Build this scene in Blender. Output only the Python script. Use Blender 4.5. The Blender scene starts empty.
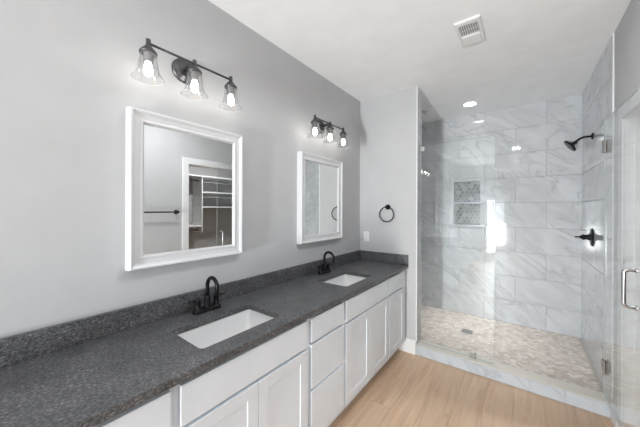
import bpy, bmesh, math, random
from math import sin, cos, pi, radians
from mathutils import Vector, Matrix

random.seed(7)
S = bpy.context.scene
C = S.collection

# ------------------------------------------------------------------ camera
F_PX, CX, CY = 267.6, 320.0, 208.98
cam_d = bpy.data.cameras.new('camera')
cam_d.sensor_width = 36.0
cam_d.lens = F_PX / 640.0 * 36.0
cam_d.shift_x = 0.0
cam_d.shift_y = -(213.5 - CY) / 640.0
cam_d.clip_start = 0.02
cam = bpy.data.objects.new('camera', cam_d)
C.objects.link(cam)
cam.location = (1.52, 0.0, 1.4818)
cam.rotation_euler = (radians(90), -0.0034, 0.6496)
S.camera = cam

# ------------------------------------------------------------------ world, sky light, added uplight, exposure
W = bpy.data.worlds.new('world')
S.world = W
W.use_nodes = True
nt = W.node_tree
nt.nodes.clear()
wo = nt.nodes.new('ShaderNodeOutputWorld')
wb = nt.nodes.new('ShaderNodeBackground')
wb.inputs['Color'].default_value = (0.86, 0.93, 1.0, 1)
wb.inputs['Strength'].default_value = 3.2
nt.links.new(wb.outputs[0], wo.inputs[0])

S.view_settings.view_transform = 'Standard'
S.view_settings.look = 'None'
S.view_settings.exposure = 0.06
S.view_settings.gamma = 1.0
S.view_settings.use_curve_mapping = False
try:
    S.cycles.max_bounces = 14
    S.cycles.diffuse_bounces = 6
    S.cycles.glossy_bounces = 6
    S.cycles.transparent_max_bounces = 24
    S.cycles.sample_clamp_indirect = 6.0
    S.cycles.caustics_reflective = False
    S.cycles.caustics_refractive = False
    S.cycles.use_denoising = True
except Exception:
    pass

REAR_FILL = 0.6          # ceiling lights added behind the camera to brighten the room
AISLE_FILL = 13.5  # added out-of-view light over the aisle
SHOWER_CAN = 4.2
CLOSET_FILL = 26.0  # closet light added to lift the closet's reflection
BULB_STRENGTH = 26.0     # vanity bulbs
SKY_POWER = 8.0         # sky light through the rear window
UPLIGHT_POWER = 385.0      # uplight added behind that window to brighten the ceiling

def area_lamp(name, loc, rot, sx, sy, power, col, spread=180):
    l = bpy.data.lights.new(name, 'AREA')
    l.shape = 'RECTANGLE'
    l.size, l.size_y = sx, sy
    l.energy = power
    l.color = col
    o = bpy.data.objects.new(name, l)
    C.objects.link(o)
    o.location = loc
    o.rotation_euler = rot
    l.spread = radians(spread)
    return o
# (90deg, 0, 0) faces +y, into the room
area_lamp('daylight_sky', (0.83, -3.53, 1.42), (radians(90), 0, 0), 0.36, 0.80, SKY_POWER, (0.93, 0.965, 1.0))
area_lamp('fill_uplight', (0.83, -3.66, 0.62), (radians(116), 0, 0), 0.36, 0.80, UPLIGHT_POWER, (0.955, 0.98, 1.0))  # added fill lamp tilted up at the ceiling

# ------------------------------------------------------------------ room numbers
YE, YB, XR, ZC = 2.771, 4.016, 2.031, 2.74
XP = 0.65            # end of the short partition wall
PT = 0.145           # its thickness
YR = -3.4            # rear wall
ZSF = 0.095          # shower floor
ZCURB = 0.107
ZTOP = 0.904         # worktop
XTOP = 0.573

# ------------------------------------------------------------------ materials
def new_mat(name):
    m = bpy.data.materials.new(name)
    m.use_nodes = True
    n = m.node_tree.nodes
    return m, m.node_tree, n, n['Principled BSDF']

def ramp(n, stops):
    r = n.new('ShaderNodeValToRGB')
    e = r.color_ramp.elements
    while len(e) < len(stops):
        e.new(0.5)
    for q, (p, c) in zip(e, stops):
        q.position = p
        q.color = (c[0], c[1], c[2], 1)
    return r

def simple(name, col, rough=0.5, metal=0.0, bump=0.0, bscale=300.0, spec=0.5, coat=0.0):
    m, t, n, b = new_mat(name)
    b.inputs['Roughness'].default_value = rough
    b.inputs['Metallic'].default_value = metal
    b.inputs['Specular IOR Level'].default_value = spec
    b.inputs['Coat Weight'].default_value = coat
    tc = n.new('ShaderNodeTexCoord')
    no = n.new('ShaderNodeTexNoise')
    no.inputs['Scale'].default_value = 6.0
    no.inputs['Detail'].default_value = 3.0
    t.links.new(tc.outputs['Object'], no.inputs['Vector'])
    r = ramp(n, [(0.3, [c * 0.975 for c in col]), (0.7, [min(1, c * 1.02) for c in col])])
    t.links.new(no.outputs['Fac'], r.inputs[0])
    t.links.new(r.outputs[0], b.inputs['Base Color'])
    if bump:
        n2 = n.new('ShaderNodeTexNoise')
        n2.inputs['Scale'].default_value = bscale
        t.links.new(tc.outputs['Object'], n2.inputs['Vector'])
        bp = n.new('ShaderNodeBump')
        bp.inputs['Strength'].default_value = bump
        bp.inputs['Distance'].default_value = 0.002
        t.links.new(n2.outputs['Fac'], bp.inputs['Height'])
        t.links.new(bp.outputs[0], b.inputs['Normal'])
    return m

M = {}
M['wall'] = simple('wall_paint', (0.505, 0.508, 0.515), 0.75, bump=0.06)
M['ceiling'] = simple('ceiling_paint', (0.92, 0.932, 0.945), 0.85, bump=0.05)
M['trim'] = simple('white_trim', (0.80, 0.80, 0.80), 0.35)
M['cabinet'] = simple('cabinet_paint', (0.75, 0.795, 0.845), 0.38)
M['inside'] = simple('cabinet_inside', (0.50, 0.47, 0.42), 0.6)
M['frame'] = simple('mirror_frame_paint', (0.67, 0.675, 0.685), 0.3)
M['ceramic'] = simple('white_ceramic', (0.74, 0.74, 0.745), 0.08, coat=0.5)
M['black'] = simple('matte_black_metal', (0.022, 0.022, 0.024), 0.32, 0.85)
M['bronze'] = simple('dark_grey_metal', (0.11, 0.108, 0.112), 0.36, 0.9)
M['chrome'] = simple('brushed_nickel', (0.60, 0.60, 0.60), 0.22, 1.0)
M['steel'] = simple('drain_steel', (0.34, 0.33, 0.31), 0.35, 0.9)
M['plastic'] = simple('white_plastic', (0.82, 0.82, 0.82), 0.35)
M['grille'] = simple('grey_grille', (0.30, 0.30, 0.31), 0.5)
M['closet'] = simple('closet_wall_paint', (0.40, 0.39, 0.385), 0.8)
M['melamine'] = simple('closet_shelf_white', (0.74, 0.74, 0.73), 0.4)
M['grout'] = simple('grey_grout', (0.58, 0.585, 0.595), 0.85)
M['floorgrout'] = simple('beige_grout', (0.50, 0.46, 0.42), 0.85)
M['cream'] = simple('cream_stone', (0.70, 0.66, 0.59), 0.35)
M['glassrim'] = simple('thick_glass_rim', (0.50, 0.50, 0.51), 0.1)
M['seal'] = simple('clear_vinyl_seal', (0.62, 0.65, 0.66), 0.3)
M['glassedge'] = simple('glass_edge', (0.46, 0.50, 0.50), 0.15)
M['soil'] = simple('outside_ground', (0.30, 0.33, 0.24), 0.9)

def mirror_mat():
    m, t, n, b = new_mat('mirror_silver')
    b.inputs['Base Color'].default_value = (0.86, 0.87, 0.87, 1)
    b.inputs['Metallic'].default_value = 1.0
    b.inputs['Roughness'].default_value = 0.0
    return m
M['mirror'] = mirror_mat()

def glass_mat(name, tint, ior=1.45, extra=0.0):
    m, t, n, b = new_mat(name)
    n.remove(b)
    out = n['Material Output']
    tr = n.new('ShaderNodeBsdfTransparent')
    tr.inputs[0].default_value = (*tint, 1)
    gl = n.new('ShaderNodeBsdfGlossy')
    gl.inputs['Roughness'].default_value = 0.0
    gl.inputs[0].default_value = (1, 1, 1, 1)
    fr = n.new('ShaderNodeFresnel')
    geo = n.new('ShaderNodeNewGeometry')
    mr = n.new('ShaderNodeMapRange')          # same thin-pane reflection on the far face as on the near face
    mr.inputs['To Min'].default_value = ior
    mr.inputs['To Max'].default_value = 1.0 / ior
    t.links.new(geo.outputs['Backfacing'], mr.inputs['Value'])
    t.links.new(mr.outputs[0], fr.inputs[0])
    add = n.new('ShaderNodeMath')
    add.operation = 'ADD'
    add.use_clamp = True
    add.inputs[1].default_value = extra
    t.links.new(fr.outputs[0], add.inputs[0])
    mx = n.new('ShaderNodeMixShader')
    t.links.new(add.outputs[0], mx.inputs[0])
    t.links.new(tr.outputs[0], mx.inputs[1])
    t.links.new(gl.outputs[0], mx.inputs[2])
    t.links.new(mx.outputs[0], out.inputs[0])
    return m
M['glass'] = glass_mat('clear_glass', (0.985, 0.995, 0.993))
M['shade'] = glass_mat('lamp_shade_glass', (0.93, 0.93, 0.93), 1.55, 0.05)
M['windowglass'] = glass_mat('window_glass', (0.98, 0.99, 0.99))

def emit_mat(name, col, strength):
    m, t, n, b = new_mat(name)
    b.inputs['Base Color'].default_value = (0.9, 0.9, 0.9, 1)
    b.inputs['Emission Color'].default_value = (*col, 1)
    b.inputs['Emission Strength'].default_value = strength
    return m
M['bulb'] = emit_mat('glowing_bulb', (1.0, 0.97, 0.92), BULB_STRENGTH)
M['lens'] = emit_mat('glowing_lens', (1.0, 0.98, 0.95), 14.0)
M['fanlens'] = simple('frosted_lens', (0.86, 0.86, 0.86), 0.3)

def marble(name, base, vein, rough, scale=1.0, amount=1.0):
    m, t, n, b = new_mat(name)
    L = t.links.new
    tc = n.new('ShaderNodeTexCoord')
    geo = n.new('ShaderNodeNewGeometry')
    off = n.new('ShaderNodeVectorMath'); off.operation = 'SCALE'
    off.inputs[0].default_value = (37.0, 53.0, 71.0)
    L(geo.outputs['Random Per Island'], off.inputs['Scale'])
    add = n.new('ShaderNodeVectorMath'); add.operation = 'ADD'
    L(tc.outputs['Object'], add.inputs[0]); L(off.outputs[0], add.inputs[1])
    mp = n.new('ShaderNodeMapping')
    mp.inputs['Scale'].default_value = (1.0 * scale, 1.0 * scale, 3.0 * scale)
    rt = n.new('ShaderNodeMapping')
    rt.inputs['Rotation'].default_value = (0.5, -0.62, 0.0)
    L(add.outputs[0], rt.inputs['Vector'])
    L(rt.outputs[0], mp.inputs['Vector'])
    # soft cloud
    c1 = n.new('ShaderNodeTexNoise'); c1.inputs['Scale'].default_value = 2.2; c1.inputs['Detail'].default_value = 6; c1.inputs['Distortion'].default_value = 0.8
    L(mp.outputs[0], c1.inputs['Vector'])
    # veins: thin bands where a noise crosses its middle
    v1 = n.new('ShaderNodeTexNoise'); v1.inputs['Scale'].default_value = 1.5; v1.inputs['Detail'].default_value = 5; v1.inputs['Roughness'].default_value = 0.55; v1.inputs['Distortion'].default_value = 1.2
    L(mp.outputs[0], v1.inputs['Vector'])
    sb = n.new('ShaderNodeMath'); sb.operation = 'SUBTRACT'; sb.inputs[1].default_value = 0.5
    L(v1.outputs['Fac'], sb.inputs[0])
    ab = n.new('ShaderNodeMath'); ab.operation = 'ABSOLUTE'
    L(sb.outputs[0], ab.inputs[0])
    rv = ramp(n, [(0.0, (1, 1, 1)), (0.018, (0.45, 0.45, 0.45)), (0.07, (0, 0, 0))])
    L(ab.outputs[0], rv.inputs[0])
    fade = ramp(n, [(0.35, (0, 0, 0)), (0.62, (1, 1, 1))])
    L(c1.outputs['Fac'], fade.inputs[0])
    mu = n.new('ShaderNodeMath'); mu.operation = 'MULTIPLY'
    L(rv.outputs[0], mu.inputs[0]); L(fade.outputs[0], mu.inputs[1])
    am = n.new('ShaderNodeMath'); am.operation = 'MULTIPLY'; am.inputs[1].default_value = amount
    L(mu.outputs[0], am.inputs[0])
    cloud = ramp(n, [(0.25, [x * 0.86 for x in base]), (0.52, base), (0.8, [min(1, x * 1.10) for x in base])])
    L(c1.outputs['Fac'], cloud.inputs[0])
    mx = n.new('ShaderNodeMix'); mx.data_type = 'RGBA'
    L(am.outputs[0], mx.inputs[0]); L(cloud.outputs[0], mx.inputs[6])
    mx.inputs[7].default_value = (*vein, 1)
    L(mx.outputs[2], b.inputs['Base Color'])
    b.inputs['Roughness'].default_value = rough
    return m
M['marble'] = marble('marble_wall_tile', (0.62, 0.64, 0.662), (0.37, 0.39, 0.41), 0.045, 1.0, 0.75)
M['curbmarble'] = marble('marble_curb_tile', (0.52, 0.56, 0.60), (0.36, 0.39, 0.43), 0.15, 1.2, 0.7)

def mosaic(name, cols, rough):
    m, t, n, b = new_mat(name)
    L = t.links.new
    geo = n.new('ShaderNodeNewGeometry')
    k = len(cols)
    r = ramp(n, [(i / (k - 1), c) for i, c in enumerate(cols)])
    L(geo.outputs['Random Per Island'], r.inputs[0])
    tc = n.new('ShaderNodeTexCoord')
    no = n.new('ShaderNodeTexNoise'); no.inputs['Scale'].default_value = 28; no.inputs['Detail'].default_value = 4
    L(tc.outputs['Object'], no.inputs['Vector'])
    r2 = ramp(n, [(0.3, (0.84, 0.84, 0.84)), (0.7, (1.08, 1.08, 1.08))])
    L(no.outputs['Fac'], r2.inputs[0])
    mx = n.new('ShaderNodeMix'); mx.data_type = 'RGBA'; mx.blend_type = 'MULTIPLY'; mx.inputs[0].default_value = 1
    L(r.outputs[0], mx.inputs[6]); L(r2.outputs[0], mx.inputs[7])
    L(mx.outputs[2], b.inputs['Base Color'])
    b.inputs['Roughness'].default_value = rough
    return m
M['floormosaic'] = mosaic('beige_marble_mosaic', [(0.54, 0.46, 0.40), (0.70, 0.62, 0.55), (0.78, 0.70, 0.63), (0.61, 0.53, 0.465), (0.85, 0.78, 0.71)], 0.35)
M['hexmosaic'] = mosaic('grey_hexagon_mosaic', [(0.24, 0.25, 0.26), (0.36, 0.37, 0.38), (0.30, 0.31, 0.32), (0.52, 0.53, 0.54)], 0.2)

def granite():
    m, t, n, b = new_mat('dark_grey_granite')
    L = t.links.new
    tc = n.new('ShaderNodeTexCoord')
    mp = n.new('ShaderNodeMapping')
    mp.inputs['Rotation'].default_value = (0, 0, radians(-14))
    mp.inputs['Scale'].default_value = (1.0, 0.62, 1.0)
    L(tc.outputs['Object'], mp.inputs['Vector'])
    a = n.new('ShaderNodeTexNoise'); a.inputs['Scale'].default_value = 165; a.inputs['Detail'].default_value = 6; a.inputs['Roughness'].default_value = 0.72; a.inputs['Distortion'].default_value = 0.6
    L(mp.outputs[0], a.inputs['Vector'])
    r = ramp(n, [(0.33, (0.010, 0.010, 0.0105)), (0.44, (0.038, 0.038, 0.040)), (0.53, (0.095, 0.097, 0.101)), (0.66, (0.27, 0.275, 0.285))])
    L(a.outputs['Fac'], r.inputs[0])
    v = n.new('ShaderNodeTexNoise'); v.inputs['Scale'].default_value = 16; v.inputs['Detail'].default_value = 3
    L(mp.outputs[0], v.inputs['Vector'])
    r2 = ramp(n, [(0.34, (0.75, 0.75, 0.75)), (0.62, (1.1, 1.1, 1.1))])
    L(v.outputs['Fac'], r2.inputs[0])
    mx = n.new('ShaderNodeMix'); mx.data_type = 'RGBA'; mx.blend_type = 'MULTIPLY'; mx.inputs[0].default_value = 1
    L(r.outputs[0], mx.inputs[6]); L(r2.outputs[0], mx.inputs[7])
    L(mx.outputs[2], b.inputs['Base Color'])
    b.inputs['Roughness'].default_value = 0.42
    b.inputs['Specular IOR Level'].default_value = 0.75
    bp = n.new('ShaderNodeBump'); bp.inputs['Strength'].default_value = 0.25; bp.inputs['Distance'].default_value = 0.002
    L(a.outputs['Fac'], bp.inputs['Height']); L(bp.outputs[0], b.inputs['Normal'])
    return m
M['granite'] = granite()

def oak():
    m, t, n, b = new_mat('light_oak_planks')
    L = t.links.new
    tc = n.new('ShaderNodeTexCoord')
    geo = n.new('ShaderNodeNewGeometry')
    off = n.new('ShaderNodeVectorMath'); off.operation = 'SCALE'
    off.inputs[0].default_value = (13.0, 29.0, 17.0)
    L(geo.outputs['Random Per Island'], off.inputs['Scale'])
    add = n.new('ShaderNodeVectorMath'); add.operation = 'ADD'
    L(tc.outputs['Object'], add.inputs[0]); L(off.outputs[0], add.inputs[1])
    mp = n.new('ShaderNodeMapping'); mp.inputs['Scale'].default_value = (9.0, 0.8, 1.0)
    L(add.outputs[0], mp.inputs['Vector'])
    g = n.new('ShaderNodeTexNoise'); g.inputs['Scale'].default_value = 2.4; g.inputs['Detail'].default_value = 7; g.inputs['Roughness'].default_value = 0.6; g.inputs['Distortion'].default_value = 0.7
    L(mp.outputs[0], g.inputs['Vector'])
    r = ramp(n, [(0.25, (0.46, 0.305, 0.20)), (0.48, (0.585, 0.41, 0.28)), (0.75, (0.67, 0.49, 0.345))])
    L(g.outputs['Fac'], r.inputs[0])
    tone = ramp(n, [(0.0, (0.95, 0.95, 0.955)), (0.5, (1.0, 1.0, 1.0)), (1.0, (1.045, 1.04, 1.03))])
    L(geo.outputs['Random Per Island'], tone.inputs[0])
    mx = n.new('ShaderNodeMix'); mx.data_type = 'RGBA'; mx.blend_type = 'MULTIPLY'; mx.inputs[0].default_value = 1
    L(r.outputs[0], mx.inputs[6]); L(tone.outputs[0], mx.inputs[7])
    # a few small knots
    vo = n.new('ShaderNodeTexVoronoi'); vo.inputs['Scale'].default_value = 1.0
    mk = n.new('ShaderNodeMapping'); mk.inputs['Scale'].default_value = (5.0, 2.2, 1.0)
    L(add.outputs[0], mk.inputs['Vector']); L(mk.outputs[0], vo.inputs['Vector'])
    rk = ramp(n, [(0.02, (0.55, 0.50, 0.46)), (0.07, (1, 1, 1))])
    L(vo.outputs['Distance'], rk.inputs[0])
    m2 = n.new('ShaderNodeMix'); m2.data_type = 'RGBA'; m2.blend_type = 'MULTIPLY'; m2.inputs[0].default_value = 1
    L(mx.outputs[2], m2.inputs[6]); L(rk.outputs[0], m2.inputs[7])
    L(m2.outputs[2], b.inputs['Base Color'])
    b.inputs['Roughness'].default_value = 0.42
    return m
M['oak'] = oak()
M['plankgap'] = simple('plank_gap', (0.48, 0.335, 0.23), 0.8)

# ------------------------------------------------------------------ mesh helpers
class MB:
    def __init__(self):
        self.bm = bmesh.new()
        self.mi = 0
    def _mark(self, faces):
        for f in faces:
            f.material_index = self.mi
    def box(self, x0, x1, y0, y1, z0, z1, bevel=0.0, seg=2):
        b = bmesh.new()
        vs = [b.verts.new((x, y, z)) for x in (x0, x1) for y in (y0, y1) for z in (z0, z1)]
        for q in ((0, 1, 3, 2), (4, 6, 7, 5), (0, 4, 5, 1), (2, 3, 7, 6), (0, 2, 6, 4), (1, 5, 7, 3)):
            b.faces.new([vs[i] for i in q])
        if bevel > 0:
            bmesh.ops.bevel(b, geom=list(b.edges), offset=bevel, segments=seg, profile=0.5, affect='EDGES')
        self.merge(b)
        return self
    def merge(self, b, mat=None):
        bmesh.ops.recalc_face_normals(b, faces=list(b.faces))
        mp = {}
        for v in b.verts:
            mp[v] = self.bm.verts.new(mat @ v.co if mat else v.co)
        for f in b.faces:
            try:
                nf = self.bm.faces.new([mp[v] for v in f.verts])
                nf.smooth = f.smooth
                nf.material_index = self.mi
            except ValueError:
                pass
        b.free()
    def lathe(self, prof, center=(0, 0, 0), axis='z', seg=32, close=False):
        """prof: list of (radius, height) turned about an axis through center"""
        b = bmesh.new()
        rings = []
        for r, h in prof:
            if r < 1e-6:
                rings.append([b.verts.new((0, 0, h))])
            else:
                rings.append([b.verts.new((r * cos(2 * pi * i / seg), r * sin(2 * pi * i / seg), h)) for i in range(seg)])
        for a, c in zip(rings, rings[1:]):
            for i in range(seg):
                j = (i + 1) % seg
                if len(a) == 1 and len(c) == 1:
                    continue
                if len(a) == 1:
                    f = b.faces.new((a[0], c[i], c[j]))
                elif len(c) == 1:
                    f = b.faces.new((a[i], a[j], c[0]))
                else:
                    f = b.faces.new((a[i], a[j], c[j], c[i]))
                f.smooth = True
        if isinstance(axis, str):
            d = {'x': Vector((1, 0, 0)), 'y': Vector((0, 1, 0)), 'z': Vector((0, 0, 1)), '-x': Vector((-1, 0, 0)), '-y': Vector((0, -1, 0)), '-z': Vector((0, 0, -1))}[axis]
        else:
            d = Vector(axis).normalized()
        R = Vector((0, 0, 1)).rotation_difference(d).to_matrix().to_4x4()
        self.merge(b, Matrix.Translation(center) @ R)
        return self
    def tube(self, pts, r, seg=14, cap=True, closed=False):
        pts = [Vector(p) for p in pts]
        n = len(pts)
        rad = r if isinstance(r, (list, tuple)) else [r] * n
        b = bmesh.new()
        rings = []
        prev = None
        for i, p in enumerate(pts):
            if closed:
                t = (pts[(i + 1) % n] - pts[i - 1]).normalized()
            else:
                t = (pts[min(i + 1, n - 1)] - pts[max(i - 1, 0)]).normalized()
            if prev is None:
                up = Vector((0, 0, 1)) if abs(t.z) < 0.9 else Vector((1, 0, 0))
                u = t.cross(up).normalized()
            else:
                u = (prev - t * prev.dot(t)).normalized()
            prev = u
            w = t.cross(u)
            rings.append([b.verts.new(p + rad[i] * (cos(2 * pi * k / seg) * u + sin(2 * pi * k / seg) * w)) for k in range(seg)])
        m = n if closed else n - 1
        for i in range(m):
            a, c = rings[i], rings[(i + 1) % n]
            for k in range(seg):
                j = (k + 1) % seg
                f = b.faces.new((a[k], a[j], c[j], c[k]))
                f.smooth = True
        if cap and not closed:
            b.faces.new(rings[0])
            b.faces.new(list(reversed(rings[-1])))
        self.merge(b)
        return self
    def loft(self, loops, cap0=False, cap1=False, smooth=False):
        b = bmesh.new()
        R = [[b.verts.new(p) for p in lp] for lp in loops]
        n = len(R[0])
        for a, c in zip(R, R[1:]):
            for k in range(n):
                j = (k + 1) % n
                f = b.faces.new((a[k], a[j], c[j], c[k]))
                f.smooth = smooth
        if cap0:
            b.faces.new(list(reversed(R[0])))
        if cap1:
            b.faces.new(R[-1])
        self.merge(b)
        return self
    def face(self, pts):
        f = self.bm.faces.new([self.bm.verts.new(p) for p in pts])
        f.material_index = self.mi
        return f
    def build(self, name, mats, parent=None, loc=None, recalc=False):
        if recalc:
            bmesh.ops.recalc_face_normals(self.bm, faces=list(self.bm.faces))
        me = bpy.data.meshes.new(name)
        self.bm.to_mesh(me)
        self.bm.free()
        for m in (mats if isinstance(mats, (list, tuple)) else [mats]):
            me.materials.append(m)
        o = bpy.data.objects.new(name, me)
        C.objects.link(o)
        if parent:
            o.parent = parent
        if loc is not None:
            o.location = loc
        return o

def rrect(x0, x1, y0, y1, r, z, n=6):
    out = []
    for cx, cy, a0 in ((x1 - r, y1 - r, 0), (x0 + r, y1 - r, 90), (x0 + r, y0 + r, 180), (x1 - r, y0 + r, 270)):
        for i in range(n + 1):
            a = radians(a0 + 90.0 * i / n)
            out.append((cx + r * cos(a), cy + r * sin(a), z))
    return out

def thing(name, label, cat, loc=(0, 0, 0), group=None):
    o = bpy.data.objects.new(name, None)
    o.empty_display_size = 0.05
    C.objects.link(o)
    o.location = loc
    o['label'] = label
    o['category'] = cat
    if group:
        o['group'] = group
    return o

def tag(o, label, cat, group=None):
    o['label'] = label
    o['category'] = cat
    if group:
        o['group'] = group
    return o

def struct(o, label=None, cat=None):
    o['kind'] = 'structure'
    if label:
        o['label'] = label
    if cat:
        o['category'] = cat
    return o

def copy_tree(o, parent=None):
    c = o.copy()
    C.objects.link(c)
    if parent:
        c.parent = parent
    for ch in list(o.children):
        copy_tree(ch, c)
    return c

# ------------------------------------------------------------------ the setting
# floor: oak planks running away from the camera
mb = MB()
mb.box(-0.1, 4.0, YR - 0.1, 4.15, -0.06, -0.004)
mb.mi = 1
pw = 0.181
x = 0.02
k = 0
while x < XR + 2.0:
    y = YR - 0.1 - random.random() * 1.2
    while y < 4.1:
        y2 = y + 1.83
        a, b = max(y, YR - 0.1), min(y2, YE if x < XR else 4.1)
        if b - a > 0.02:
            x1 = x + pw - 0.0010
            i = 0.0003
            f = mb.bm.faces
            V = [mb.bm.verts.new(p) for p in ((x, a, -0.004), (x1, a, -0.004), (x1, b - 0.0010, -0.004), (x, b - 0.0010, -0.004),
                                              (x + i, a + i, 0), (x1 - i, a + i, 0), (x1 - i, b - 0.0010 - i, 0), (x + i, b - 0.0010 - i, 0))]
            for q in ((4, 5, 6, 7), (0, 1, 5, 4), (1, 2, 6, 5), (2, 3, 7, 6), (3, 0, 4, 7)):
                g = f.new([V[j] for j in q])
                g.material_index = 1
        y = y2
    x += pw
    k += 1
floor = struct(mb.build('floor', [M['plankgap'], M['oak']]), 'light oak plank floor running towards the shower', 'floor')

struct(MB().box(-0.12, 4.0, YR - 0.12, 4.16, ZC, ZC + 0.1).build('ceiling', M['ceiling']), 'flat white ceiling over bathroom and shower', 'ceiling')
SY0, SY1, SZ0, SZ1 = -1.55, -0.45, 0.90, 2.20  # opening for the added side window
mb = MB()
mb.box(-0.12, 0.0, YR - 0.12, SY0, -0.06, ZC).box(-0.12, 0.0, SY1, YE + PT, -0.06, ZC)
mb.box(-0.12, 0.0, SY0, SY1, -0.06, SZ0).box(-0.12, 0.0, SY0, SY1, SZ1, ZC)
struct(mb.build('wall_left', M['wall']), 'long grey wall behind the vanity and both mirrors', 'wall')
struct(MB().box(0.0, XP, YE, YE + PT, -0.06, ZC).build('wall_end', M['wall']), 'short grey partition wall with towel ring beside the shower', 'wall')

# closet doorway in the right wall
DY0, DY1, DZ = 1.742, 2.535, 2.072
mb = MB()
mb.box(XR, XR + 0.12, YR - 0.12, DY0, -0.06, ZC)
mb.box(XR, XR + 0.12, DY1, 4.16, -0.06, ZC)
mb.box(XR, XR + 0.12, DY0, DY1, DZ, ZC)
struct(mb.build('wall_right', M['wall']), 'grey wall opposite the mirrors with the closet doorway in it', 'wall')

# rear wall with a tall window
WX0, WX1, WZ0, WZ1 = 0.66, 1.00, 0.20, 1.80
mb = MB()
mb.box(-0.12, WX0, YR - 0.12, YR, -0.06, ZC)
mb.box(WX1, XR + 0.12, YR - 0.12, YR, -0.06, ZC)
mb.box(WX0, WX1, YR - 0.12, YR, -0.06, WZ0)
mb.box(WX0, WX1, YR - 0.12, YR, WZ1, ZC)
struct(mb.build('wall_rear', M['wall']), 'grey wall behind the viewer with a window in it', 'wall')
win = thing('window_1', 'tall white framed window in the rear wall', 'window', (0, 0, 0)); win['kind'] = 'structure'
mb = MB()
c = 0.085
mb.box(WX0 - c, WX0, YR, YR + 0.02, WZ0 - c, WZ1 + c, 0.004).box(WX1, WX1 + c, YR, YR + 0.02, WZ0 - c, WZ1 + c, 0.004)
mb.box(WX0, WX1, YR, YR + 0.02, WZ1, WZ1 + c, 0.004).box(WX0, WX1, YR, YR + 0.02, WZ0 - c, WZ0, 0.004)
mb.build('window_casing', M['trim'], win)
mb = MB()
for a, b in ((WX0, WX0 + 0.035), (WX1 - 0.035, WX1), ((WX0 + WX1) / 2 - 0.012, (WX0 + WX1) / 2 + 0.012)):
    mb.box(a, b, YR - 0.07, YR - 0.03, WZ0, WZ1)
for a, b in ((WZ0, WZ0 + 0.04), (WZ1 - 0.04, WZ1), (0.98, 1.03)):
    mb.box(WX0, WX1, YR - 0.07, YR - 0.03, a, b)
mb.build('window_sash', M['trim'], win)
MB().box(WX0 + 0.03, WX1 - 0.03, YR - 0.053, YR - 0.047, WZ0 + 0.03, WZ1 - 0.03).build('window_pane', M['windowglass'], win)

win = thing('added_window', 'added wide white framed window behind the viewer, unseen, for side light', 'window', (0, 0, 0)); win['kind'] = 'structure'  # unseen window added to let more light in from the side
mb = MB()
mb.box(0.0, 0.02, SY0 - c, SY0, SZ0 - c, SZ1 + c, 0.004).box(0.0, 0.02, SY1, SY1 + c, SZ0 - c, SZ1 + c, 0.004)
mb.box(0.0, 0.02, SY0, SY1, SZ1, SZ1 + c, 0.004).box(0.0, 0.02, SY0, SY1, SZ0 - c, SZ0, 0.004)
mb.build('window_casing', M['trim'], win)
mb = MB()
for a, b in ((SY0, SY0 + 0.035), (SY1 - 0.035, SY1), ((SY0 + SY1) / 2 - 0.02, (SY0 + SY1) / 2 + 0.02)):
    mb.box(-0.07, -0.03, a, b, SZ0, SZ1)
for a, b in ((SZ0, SZ0 + 0.04), (SZ1 - 0.04, SZ1)):
    mb.box(-0.07, -0.03, SY0, SY1, a, b)
mb.build('window_sash', M['trim'], win)
MB().box(-0.053, -0.047, SY0 + 0.03, SY1 - 0.03, SZ0 + 0.03, SZ1 - 0.03).build('window_pane', M['windowglass'], win)

# closet shell beyond the doorway
CXF, CY0, CY1 = 3.86, 0.9, 4.1
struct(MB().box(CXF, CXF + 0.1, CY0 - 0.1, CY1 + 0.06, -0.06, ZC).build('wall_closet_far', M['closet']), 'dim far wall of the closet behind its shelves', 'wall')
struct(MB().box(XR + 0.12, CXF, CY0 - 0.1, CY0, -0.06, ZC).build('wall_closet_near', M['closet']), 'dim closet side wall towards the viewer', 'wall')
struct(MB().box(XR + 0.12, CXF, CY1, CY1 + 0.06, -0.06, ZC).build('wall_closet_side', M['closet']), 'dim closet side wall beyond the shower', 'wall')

# doorway casing and jamb lining
CW, CP = 0.082, 0.012
dr = thing('door_1', 'white cased closet doorway without a door leaf behind the glass door', 'doorway'); dr['kind'] = 'structure'
mb = MB()
mb.box(XR - CP, XR, DY0 - CW + 0.006, DY0 + 0.006, 0, DZ - 0.006, 0.003)
mb.box(XR - CP, XR, DY1 - 0.006, DY1 + CW - 0.006, 0, DZ - 0.006, 0.003)
mb.box(XR - CP, XR, DY0 - CW + 0.006, DY1 + CW - 0.006, DZ - 0.006, DZ + CW - 0.006, 0.003)
mb.build('door_casing', M['trim'], dr)
mb = MB()
mb.box(XR, XR + 0.12, DY0, DY0 + 0.012, 0, DZ).box(XR, XR + 0.12, DY1 - 0.012, DY1, 0, DZ).box(XR, XR + 0.12, DY0 + 0.012, DY1 - 0.012, DZ - 0.012, DZ)
mb.box(XR + 0.045, XR + 0.08, DY0 + 0.012, DY0 + 0.022, 0, DZ - 0.012).box(XR + 0.045, XR + 0.08, DY1 - 0.022, DY1 - 0.012, 0, DZ - 0.012)
mb.build('door_jamb', M['trim'], dr)

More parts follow.
